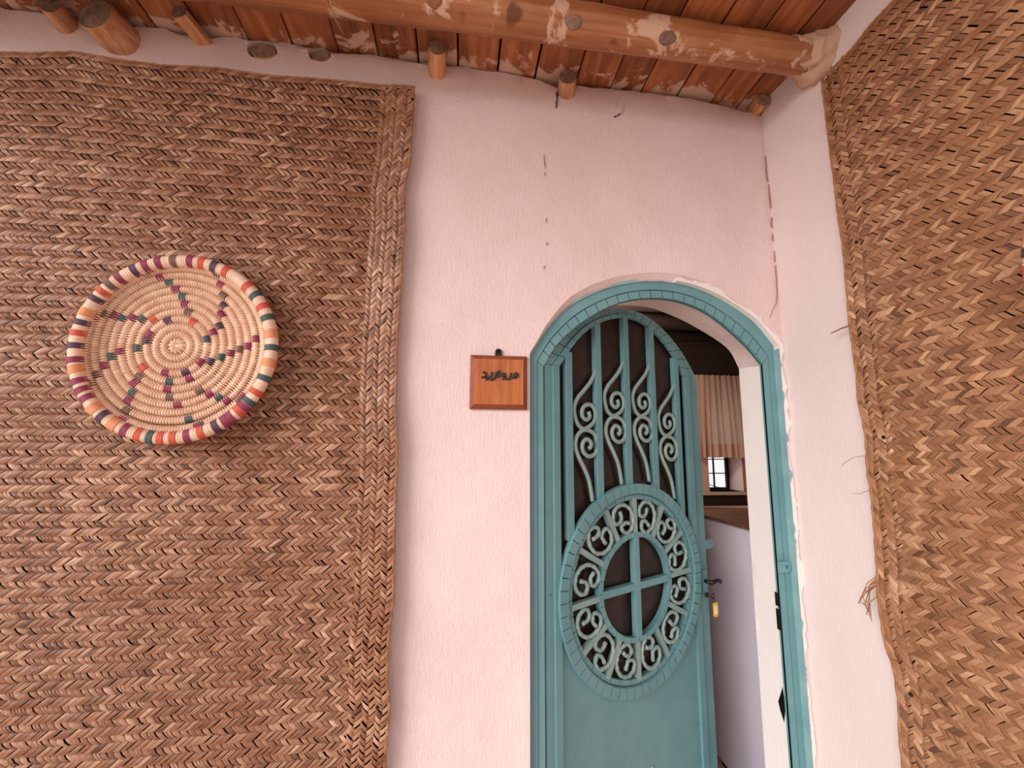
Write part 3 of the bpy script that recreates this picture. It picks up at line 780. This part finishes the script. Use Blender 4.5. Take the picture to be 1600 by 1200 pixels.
def segments(name, A, B, y0, y1, per, mat, parent, gap=.0011, wob=.0):
    """one separate small plate per saw-cut piece of a bent angle iron; A, B are matching dense paths"""
    n = len(A) - 1; i = 0
    while i < n:
        j = min(i + per, n); a0, a1, b0, b1 = (Vector(q) for q in (A[i], A[j], B[i], B[j]))
        La = (a1 - a0).length; ta = gap / max(La, 1e-6)
        def inset(p, q): return p.lerp(q, ta), q.lerp(p, ta)
        a0_, a1_ = inset(a0, a1); b0_, b1_ = inset(b0, b1)
        mids = []
        mm = MB(); mm.quadbox([tuple(a0_), tuple(a1_), tuple(b1_), tuple(b0_)], y0 + random.uniform(-wob, wob), y1)
        mm.build(name, mat, parent); i = j
segments('frame_segment', fr(fm2), fr(fi), .027, .0375, 2, M_teal, frame, .0014, .0008)
# smeared paint on the plaster around the frame
A, B = ragged(grow(fo, .0), -.002, .014, 0, 11, 7.7)
m = MB(); m.ribbon(fr(A), fr(B), .0185, .026)
m.build('arch_paint_smear', M_smear, frame)
A, B = ragged([(1.173, 1.92 - k * .0125) for k in range(0, 150)], -.008, .013, 0, 15, 4.1)
m = MB(); m.ribbon(fr(A), fr([(min(max(b[0], 1.1735), 1.198), b[1]) for b in B]), -.0055, .03); m.build('jamb_paint_smear', M_smear, frame)
def eye_tab(parent, loc, ry, mat=M_teal, name='padlock_eye'):
    m = MB(); pr = [(-.030, -.017), (.004, -.019), (.016, -.014), (.021, 0), (.016, .014), (.004, .019), (-.030, .017)]
    hole_ = circ(.004, 0, .0065, .0065, 10); V, Fc = cdt(pr, [hole_], .02)
    n = len(V); m.add([(x, -.002, z) for x, z in V] + [(x, .002, z) for x, z in V], Fc + [tuple(i + n for i in f) for f in Fc])
    for lp in (pr, hole_):
        k = len(lp); m.add([(x, -.002, z) for x, z in lp] + [(x, .002, z) for x, z in lp], [(i, (i + 1) % k, (i + 1) % k + k, i + k) for i in range(k)])
    o = m.build(name, mat, parent); o.location = loc; o.rotation_euler = (0, ry, 0); return o
eye_tab(frame, (1.150 - .7, .018, 1.143), 0)
for z_, h_, x_ in ((1.028, .022, 1.1295), (.961, .034, 1.1295)):
    m = MB(); m.box((x_ - .7 - .0012, .036, z_ - h_), (x_ - .7 + .004, .056, z_ + h_)); o = m.build('strike_slot', M_gap, frame)
for k in range(3):                               # wood wedges of packing in the left of the arch
    m = MB(); m.box((0, 0, 0), (.016, .02, .03)); o = m.build('packing_chip', M_end, frame); o.location = (.298 + .013 * k - .7, .034, 1.842 + .022 * k); o.rotation_euler = (0, -.7, 0)

# ------------------------------------------------------------------ door leaf
ANG = radians(26)
leaf = empty('door_1', (.326, .047, 0), ANG); tag(leaf, 'teal iron door leaf with scrolled grille and round rosette, standing ajar', 'door', kind='structure')
LO = [(-.034, 1.846), (.013, 1.908), (.083, 1.984), (.176, 2.055), (.297, 2.104), (.403, 2.119), (.504, 2.112), (.633, 2.059), (.754, 1.965), (.832, 1.870)]
LI = [(.027, 1.840), (.085, 1.916), (.150, 1.982), (.224, 2.030), (.295, 2.060), (.38, 2.080), (.468, 2.076), (.548, 2.046), (.63, 1.995), (.690, 1.935), (.736, 1.870)]
NL = 41
lo = crom(LO, NL); li = crom(LI, NL); lm = [((2 * a[0] + 3 * b[0]) / 5, (2 * a[1] + 3 * b[1]) / 5) for a, b in zip(lo, li)]
lm[0] = (.0, lm[0][1]); lm[-1] = (.770, lm[-1][1])
zb = .03
def bot(p): return (p[0], zb)
m = MB(); m.ribbon([bot(lo[0]), lo[0]], [bot(lm[0]), lm[0]], -.004, .008); m.build('hinge_stile', M_teal, leaf)
m = MB(); m.ribbon([lm[-1], bot(lm[-1])], [lo[-1], bot(lo[-1])], -.004, .008); m.build('lock_stile', M_teal, leaf)
m = MB(); m.ribbon([bot(lo[-1]), lo[-1]], [(lo[-1][0] + .003, zb), (lo[-1][0] + .003, lo[-1][1])], -.004, .034)
m.ribbon([bot(lo[0]), lo[0]], [(lo[0][0] + .003, zb), (lo[0][0] + .003, lo[0][1])], -.004, .034)
m.ribbon(lo, grow(lo, -.003), .0, .034); m.build('leaf_return', M_teal, leaf)
m = MB(); m.ribbon([bot(lm[0]), lm[0]], [bot(li[0]), li[0]], -.013, .004); m.build('hinge_side_bead', M_teal, leaf)
m = MB(); m.ribbon([li[-1], bot(li[-1])], [lm[-1], bot(lm[-1])], -.013, .004); m.build('lock_side_bead', M_teal, leaf)
segments('arch_segment', lo, grow(lm, .002), -.004, .004, 2, M_teal, leaf, .0016, .0006)
segments('arch_bead_segment', grow(lm, 0), li, -.012, .003, 2, M_teal, leaf, .0014, .0005)
m = MB(); m.ribbon(grow(lo, -.004), grow(li, .004), .005, .009); m.build('arch_web', M_gap, leaf)
# tinted pane
CU, CZ = .388, 1.040
m = MB(); gp = [(.005, .55), (.79, .55), (.79, 1.85)] + [(p[0], p[1] - .008) for p in reversed(lm[1:-1])] + [(.005, 1.85)]
m.quadbox(gp, .012, .016); o = m.build('tinted_pane', M_glass, leaf); tag(o, 'dark brown tinted glass')
# lower sheet
sheet = [(.0, zb), (.775, zb), (.775, CZ + .02)] + [(CU + .362 * cos(t), CZ + .362 * sin(t)) for t in [-pi * k / 30 for k in range(31)]] + [(.0, CZ + .02)]
V, Fc = cdt(sheet, [], .05); m = MB(); n = len(V)
m.add([(x, -.002, z) for x, z in V] + [(x, .002, z) for x, z in V], Fc + [tuple(i + n for i in f) for f in Fc])
k = len(sheet); m.add([(x, -.002, z) for x, z in sheet] + [(x, .002, z) for x, z in sheet], [(i, (i + 1) % k, (i + 1) % k + k, i + k) for i in range(k)])
m.build('lower_sheet', M_tealS, leaf)
# rosette rings
def arc(r, n, a0=0): return [(CU + r * cos(a0 + 2 * pi * k / n), CZ + r * sin(a0 + 2 * pi * k / n)) for k in range(n + 1)]
NR = 112
segments('ring_segment', arc(.377, NR), arc(.341, NR), -.024, -.018, 2, M_teal, leaf, .0015, .0008)
m = MB(); m.ribbon(arc(.377, 96), arc(.374, 96), -.021, .0, cap=False); m.ribbon(arc(.344, 96), arc(.338, 96), -.021, .006, cap=False); m.build('outer_ring_web', M_teal, leaf, smooth=True, angle=40)
m = MB(); m.ribbon(arc(.3745, 96), arc(.3425, 96), -.0175, -.016, cap=False); m.build('outer_ring_back', M_gap, leaf)
segments('inner_ring_segment', arc(.335, 80), arc(.318, 80), -.014, -.006, 2, M_teal, leaf, .0014, .0006)
m = MB(); m.ribbon(arc(.342, 96), arc(.333, 96), -.006, .006, cap=False); m.ribbon(arc(.323, 96), arc(.317, 96), -.0115, .008, cap=False); m.build('inner_ring_web', M_teal, leaf)
segments('hub_segment', arc(.196, 56), arc(.178, 56), -.018, -.012, 2, M_teal, leaf, .0013, .0006)
m = MB(); m.ribbon(arc(.196, 72), arc(.192, 72), -.017, .008, cap=False); m.ribbon(arc(.183, 72), arc(.178, 72), -.017, .008, cap=False); m.ribbon(arc(.194, 72), arc(.181, 72), -.0115, -.009, cap=False); m.build('hub_ring', M_teal, leaf)
SPOKES = [90, 118, 150, 184, 213, 240, 269, 300, 332, 3, 32, 60]
for a in SPOKES:
    t = radians(a); d = Vector((cos(t), sin(t))); nn = Vector((-d.y, d.x)) * .0095; c = Vector((CU, CZ))
    m = MB(); p0 = c + d * .194; p1 = c + d * .325
    m.quadbox([tuple(p0 - nn), tuple(p1 - nn), tuple(p1 + nn), tuple(p0 + nn)], -.017, .004); m.build('spoke', M_tealD, leaf)
for (p0, p1) in (((CU, CZ - .182), (CU, CZ + .182)), ((CU - .182, CZ - .005), (CU + .182, CZ + .005))):
    c = Vector(p0); d = (Vector(p1) - c).normalized(); nn = Vector((-d.y, d.x)) * .0125
    m = MB(); e = Vector(p1); yy = -.020 if p0[0] == CU else -.0185
    m.quadbox([tuple(c - nn), tuple(e - nn), tuple(e + nn), tuple(c + nn)], yy, .006); m.build('cross_bar', M_teal, leaf)
# small scrolls between the spokes
RS = [(.308, 1.314), (.312, 1.278), (.281, 1.267), (.267, 1.292), (.283, 1.327), (.325, 1.338), (.366, 1.314), (.377, 1.269), (.357, 1.231), (.325, 1.231), (.311, 1.253), (.332, 1.267), (.358, 1.262)]
c0 = Vector((.322, 1.286)); th0 = radians(105)
rs = []
for p in RS:
    q = Vector(p) - c0; rs.append((q.x * cos(-th0) - q.y * sin(-th0), q.x * sin(-th0) + q.y * cos(-th0)))
rs = crom(rs, 44)
m = MB(); m.tube([(x * .96, .0015 * sin(i * 2.2), z * .96) for i, (x, z) in enumerate(rs)], [.0078 * (1 + .10 * sin(i * 2.1)) for i in range(44)], 8, flat=.9)
scr0 = None
for i, a in enumerate(SPOKES):
    b = SPOKES[(i + 1) % 12]; mid = radians((a + ((b - a) % 360) / 2)); rr = .2585
    loc = (CU + rr * cos(mid), -.012, CZ + rr * sin(mid))
    if scr0 is None:
        scr0 = m.build('small_scroll', M_tealD, leaf, smooth=True); o = scr0
    else: o = linked(scr0, 'small_scroll', leaf)
    flip = i % 3 == 1
    o.location = loc; o.rotation_euler = (0, -(mid) + (pi if flip else 0) + random.uniform(-.15, .15), 0)
    o.scale = (random.uniform(.92, 1.04), 1, (-1 if i in (3, 7, 10) else 1) * random.uniform(.92, 1.04))
# vertical bars of the upper grille
for u in (.0715, .2165, .371, .525, .680):
    zl = CZ + math.sqrt(max(.376 ** 2 - (u - CU) ** 2, 0)) - .006
    zt = min(li, key=lambda p: abs(p[0] - u))[1] + .006
    m = MB(); m.box((u - .014, -.014, zl), (u + .014, .008, zt)); m.build('grille_bar', M_teal, leaf)
UP = [(.372, 1.909), (.352, 1.882), (.328, 1.848), (.295, 1.815), (.265, 1.785), (.249, 1.747), (.262, 1.697), (.296, 1.676), (.340, 1.698), (.354, 1.732), (.341, 1.760), (.314, 1.766), (.290, 1.750), (.288, 1.722), (.308, 1.709), (.325, 1.722), (.318, 1.740)]
DN = [(.330, 1.415), (.324, 1.450), (.313, 1.494), (.292, 1.535), (.267, 1.575), (.252, 1.612), (.262, 1.650), (.296, 1.672), (.342, 1.661), (.362, 1.622), (.348, 1.586), (.317, 1.576), (.290, 1.592), (.286, 1.620), (.304, 1.638), (.326, 1.630), (.328, 1.612), (.316, 1.604)]
gs = None
for (mu, mz) in ((.147, 1.620), (.299, 1.674), (.455, 1.680), (.606, 1.604)):
    if gs is None:
        m = MB()
        for lst in (UP, DN):
            pp = crom(lst, 70); m.tube([(x - .297, 0, z - 1.674) for x, z in pp], .0085, 8, flat=.75)
        gs = m.build('grille_scroll', M_tealD, leaf, smooth=True); o = gs
    else: o = linked(gs, 'grille_scroll', leaf)
    o.location = (mu, -.005, mz)
# handle, keyhole, eye
eye_tab(leaf, (.866, -.006, 1.140), 0)
m = MB(); m.box((.790, -.012, .950), (.822, -.004, 1.040)); m.build('lock_plate', M_teal, leaf)
m = MB(); m.tube([(.806, -.006, .996), (.806, -.042, .997)], .008, 10); m.tube([(.800, -.042, .996), (.824, -.044, .999), (.852, -.044, 1.0), (.872, -.040, .992), (.878, -.036, .984)], [.009, .0085, .008, .0075, .006], 10)
tag(m.build('lever_handle', M_iron, leaf, smooth=True), 'dark iron lever handle')
m = MB(); m.tube([(.808, -.013, .940), (.808, -.020, .940)], .010, 10); m.build('key_cylinder', M_iron, leaf, smooth=True)
for (u, z, r_) in ((.45, .40, .006), (.06, .35, .004), (.71, .25, .004)):
    m = MB(); m.tube([(u, -.001, z), (u, -.0075, z)], [r_, r_ * .6], 8); m.build('rivet', M_tealS, leaf)

# key with tag hanging in the lock
key = empty('key_with_tag', (.326 + .815 * cos(ANG) + .022 * sin(ANG), .047 + .815 * sin(ANG) - .022 * cos(ANG), .94), ANG)
tag(key, 'key in the door lock with a yellow plastic name tag', 'key')
m = MB(); m.tube([(-.006, .014, 0), (.0, -.010, 0)], .0022, 6); m.tube([(cos(t) * .010 + .0, -.016, sin(t) * .010) for t in [2 * pi * k / 14 for k in range(15)]], .0018, 6); m.build('key', M_iron, key, smooth=True)
m = MB(); m.tube([(.004 + cos(t) * .009, -.016 + sin(t) * .004, -.016 + sin(t) * .010) for t in [2 * pi * k / 14 for k in range(15)]], .0012, 6); m.build('ring', M_iron, key, smooth=True)
m = MB(); pr = [(.006, -.026), (.020, -.026), (.025, -.032), (.025, -.078), (.020, -.084), (.004, -.084), (-.001, -.078), (-.001, -.032)]
pr = [(x + .004, z) for x, z in pr]
m.quadbox(pr, -.019, -.013); o = m.build('tag_body', M_yellow, key)
m = MB(); m.quadbox([(.009, -.037), (.023, -.037), (.023, -.072), (.009, -.072)], -.0210, -.0188); m.build('paper_insert', M_paper, o)

# ------------------------------------------------------------------ name sign
sign = empty('name_sign', (.133, 0, 1.771)); tag(sign, 'square wooden name sign with raised black letters left of the doorway', 'sign')
m = MB(); h0 = .0965; h1 = .082
oc = [(-h0, -.0925), (h0, -.0925), (h0, .0905), (-h0, .0905)]; ic = [(-h1, -.077), (h1, -.077), (h1, .076), (-h1, .076)]
m.add([(x, -.002, z) for x, z in oc] + [(x, -.010, z) for x, z in oc] + [(x, -.022, z) for x, z in ic], [(0, 1, 2, 3)] + [(i, (i + 1) % 4, (i + 1) % 4 + 4, i + 4) for i in range(4)] + [(4 + i, 4 + (i + 1) % 4, 8 + (i + 1) % 4, 8 + i) for i in range(4)])
m.build('bevelled_edge', M_signB, sign)
m = MB(); m.quadbox(ic, -.0222, -.012); m.build('face', M_sign, sign)
m = MB(); m.tube([(-.0015, -.003, .104), (-.0015, -.008, .104)], .0115, 14); m.quadbox([(-.014, .085), (.011, .085), (.009, .104), (-.012, .104)], -.0075, -.003); m.build('hanger', M_iron, sign)
m = MB(); m.tube([(-.0015, -.002, .106), (-.0015, -.012, .106)], [.004, .0055], 10); m.build('screw', M_gap, sign)
def glyph(strokes, w, name='letter'):
    m = MB()
    for s_ in strokes:
        pp = crom(s_, 14) if len(s_) > 2 else s_
        # broad-pen stroke, thicker than deep
        A = grow(pp, w / 2); B = grow(pp, -w / 2); m.ribbon(A, B, -.0275, -.0215)
    m.build(name, M_letter, sign)
def zt(x, y):                                     # lettering laid out in face units: 100 units = .0234 m
    return ((x - 548) * .000234, (590 - y) * .000234 + .0035)
G = lambda *p: [zt(*q) for q in p]
glyph([G((815, 500), (800, 478), (772, 492), (768, 520), (790, 540), (815, 522), (815, 500)), G((790, 542), (765, 548), (738, 552))], 0.0058)
glyph([G((722, 478), (716, 520), (695, 560), (652, 574))], 0.0067)
glyph([G((640, 505), (618, 486), (592, 500), (594, 528), (622, 538), (640, 515), (636, 545), (618, 566), (592, 574))], 0.0055)
glyph([G((550, 448), (541, 500), (536, 552))], 0.0084)
glyph([G((508, 470), (502, 520), (474, 566), (430, 590))], 0.0067)
glyph([G((448, 472), (442, 510), (424, 545), (390, 556), (345, 550), (296, 552)), G((310, 474), (352, 486), (362, 515), (345, 550))], 0.0064)
glyph([G((398, 578), (380, 586))], .0036, 'letter_dot'); glyph([G((372, 580), (354, 588))], .0036, 'letter_dot')

# ------------------------------------------------------------------ room behind the door
YF = 3.0
def plane_box(name, a, b, mat, label): 
    m = MB(); m.box(a, b); o = m.build(name, mat); tag(o, label, name.split('_')[0], kind='structure'); return o
WX0, WX1, WZ0, WZ1 = 2.62, 2.998, 1.112, 2.20
m = MB()
m.box((-.6, YF, 0), (WX0, YF + .3, 3.2)); m.box((WX1 + .004, YF, 0), (3.2, YF + .3, 3.2)); m.box((WX0, YF, 0), (WX1, YF + .3, WZ0)); m.box((WX0, YF, WZ1), (WX1, YF + .3, 3.2))
far = m.build('wall_far', M_room); tag(far, 'dim brown far wall of the room seen through the open door', 'wall', kind='structure')
m = MB(); m.box((WX1, YF + .002, WZ0), (WX1 + .006, YF + .235, WZ1)); m.build('window_reveal', M_wall, far)
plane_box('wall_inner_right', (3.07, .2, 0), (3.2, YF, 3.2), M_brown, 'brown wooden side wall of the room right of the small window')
m = MB()
m.box((-.7, .2, 0), (-.6, 1.1, 3.2)); m.box((-.7, 2.95, 0), (-.6, YF + .3, 3.2)); m.box((-.7, 1.1, 0), (-.6, 2.95, .2)); m.box((-.7, 1.1, 2.68), (-.6, 2.95, 3.2))  # wide unseen gap in this wall, added to let sky light in
tag(m.build('wall_inner_left', M_room), 'side wall of the room hidden by the door leaf, with an opening added for light', 'wall', kind='structure')
rc = empty('ceiling_inner', (1.2, 1.6, 2.72)); tag(rc, 'dark wooden ceiling of the room behind the door', 'ceiling', kind='structure')
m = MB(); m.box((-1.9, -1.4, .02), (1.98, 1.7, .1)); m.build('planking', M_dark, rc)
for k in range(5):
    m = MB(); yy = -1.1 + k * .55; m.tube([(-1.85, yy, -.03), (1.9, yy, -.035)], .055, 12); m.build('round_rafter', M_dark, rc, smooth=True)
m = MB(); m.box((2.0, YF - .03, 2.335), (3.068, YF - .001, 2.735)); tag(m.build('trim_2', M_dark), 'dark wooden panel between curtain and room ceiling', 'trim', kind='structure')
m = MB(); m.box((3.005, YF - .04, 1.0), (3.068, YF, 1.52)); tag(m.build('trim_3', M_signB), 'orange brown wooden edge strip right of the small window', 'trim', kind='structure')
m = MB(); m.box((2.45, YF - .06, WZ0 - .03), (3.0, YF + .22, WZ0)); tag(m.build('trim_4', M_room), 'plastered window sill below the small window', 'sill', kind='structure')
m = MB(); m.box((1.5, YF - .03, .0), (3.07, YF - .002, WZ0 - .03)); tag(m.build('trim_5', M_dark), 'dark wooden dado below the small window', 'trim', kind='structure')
pl_ = bpy.data.lights.new('added_room_fill', 'POINT'); pl_.energy = 48; pl_.color = (1, .86, .72); pl_.shadow_soft_size = .12  # unseen fill light without a fixture, added to brighten the curtain
plo = bpy.data.objects.new('added_room_fill', pl_); COL.objects.link(plo); plo.location = (1.15, 1.75, 2.35)
# small window
YW = YF + .24
win = empty('window_1', (2.82, YW, WZ0)); tag(win, 'small bright four paned window under the curtain in the dark room', 'window', kind='structure')
def wb(x0, x1, z0, z1, y0=0, y1=.03): return (x0 - 2.82, y0, z0 - WZ0), (x1 - 2.82, y1, z1 - WZ0)
px_ = [2.677, 2.826, 2.966]; pz_ = [1.134, 1.286, 1.44, 1.60, 1.76, 1.92, 2.08]
m = MB(); m.box(*wb(2.62, 2.677, WZ0, WZ1)); m.box(*wb(2.966, 2.998, WZ0, WZ1)); m.box(*wb(2.677, 2.966, WZ0, 1.134)); m.box(*wb(2.677, 2.966, 2.085, WZ1)); m.build('window_frame', M_dark, win)
m = MB(); m.box(*wb(2.821, 2.831, 1.134, 2.085, .004, .026)); m.build('mullion', M_dark, win)
for z in pz_[1:-1]:
    m = MB(); m.box(*wb(2.677, 2.966, z - .005, z + .005, .005, .025)); m.build('glazing_bar', M_dark, win)
for (a, b) in zip(pz_, pz_[1:]):
    for (c, d) in zip(px_, px_[1:]):
        m = MB(); m.box(*wb(c, d, a, b, .013, .016)); m.build('pane', M_clear, win)
m = MB(); m.tube([(2.66, YW - .03, 1.20), (2.74, YW - .05, 1.165), (2.85, YW - .10, 1.13), (2.92, YW - .2, 1.119)], .004, 6)
tag(m.build('cord', M_gap, smooth=True), 'thin dark cord trailing over the sill of the small window', 'cord')
# curtain
cur = empty('curtain', (2.75, YF - .09, 2.33)); tag(cur, 'short pleated pale curtain hanging over the small window', 'curtain')
m = MB(); NX, NZ = 120, 24; vv = []
for j in range(NZ + 1):
    t = j / NZ
    for i in range(NX + 1):
        s = i / NX; x = -.30 + .60 * s
        fold = .020 * sin(s * 62 + 2.5 * t * sin(s * 5 + 1)) + .012 * sin(s * 27 + t * 2) + .007 * ns(s * 14, t * 2)
        vv.append((x + .012 * t * ns(s * 8, t), fold * (.45 + .55 * t), -.865 * t + .004 * ns(s * 20, 5) * (t > .9) + (0.0)))
m.add(vv, [(j * (NX + 1) + i, j * (NX + 1) + i + 1, (j + 1) * (NX + 1) + i + 1, (j + 1) * (NX + 1) + i) for j in range(NZ) for i in range(NX)])
m.build('pleated_cloth', M_curt, cur, smooth=True)
m = MB(); vv2 = []
for j in (20, 21, 22, 23, 24):
    for i in range(NX + 1):
        p = vv[j * (NX + 1) + i]; vv2.append((p[0], p[1] - .003, p[2]))
m.add(vv2, [(j * (NX + 1) + i, j * (NX + 1) + i + 1, (j + 1) * (NX + 1) + i + 1, (j + 1) * (NX + 1) + i) for j in range(4) for i in range(NX)])
m.build('hem_band', M_curt, cur, smooth=True)
m = MB(); m.tube([(-.33, 0, .006), (.315, 0, .006)], .007, 8); m.build('curtain_rod', M_iron, cur)
# cabinet
cab = empty('cabinet', (1.6, .55, 0)); tag(cab, 'tall lavender white cabinet just inside the doorway', 'cabinet')
m = MB(); m.box((-.28, -.28, .03), (.28, .30, 1.19)); o = m.build('body', M_lav, cab)
bm = bmesh.new(); bm.from_mesh(o.data); bmesh.ops.bevel(bm, geom=bm.edges[:], offset=.008, segments=2, affect='EDGES'); bm.to_mesh(o.data); bm.free()
m = MB(); m.box((-.285, -.285, 1.188), (.285, .305, 1.203)); m.build('top', M_brown, cab)
m = MB(); m.box((-.26, -.26, 0), (.26, .28, .03)); m.build('plinth', M_gap, cab)
ch = empty('chest', (1.75, 1.0, 0)); tag(ch, 'dark brown wooden chest standing behind the lavender cabinet', 'chest')
m = MB(); m.box((-.62, -.13, .02), (.6, .09, 1.175)); m.build('body', M_brown, ch)
m = MB(); m.box((-.64, -.135, 1.175), (.62, .10, 1.200)); m.build('top', M_brown, ch)
m = MB(); m.box((-.64, .088, 1.200), (.62, .10, 1.212)); m.build('back_ledge', M_room, ch)
m = MB(); m.box((-.6, -.12, 0), (.58, .08, .02)); m.build('plinth', M_gap, ch)
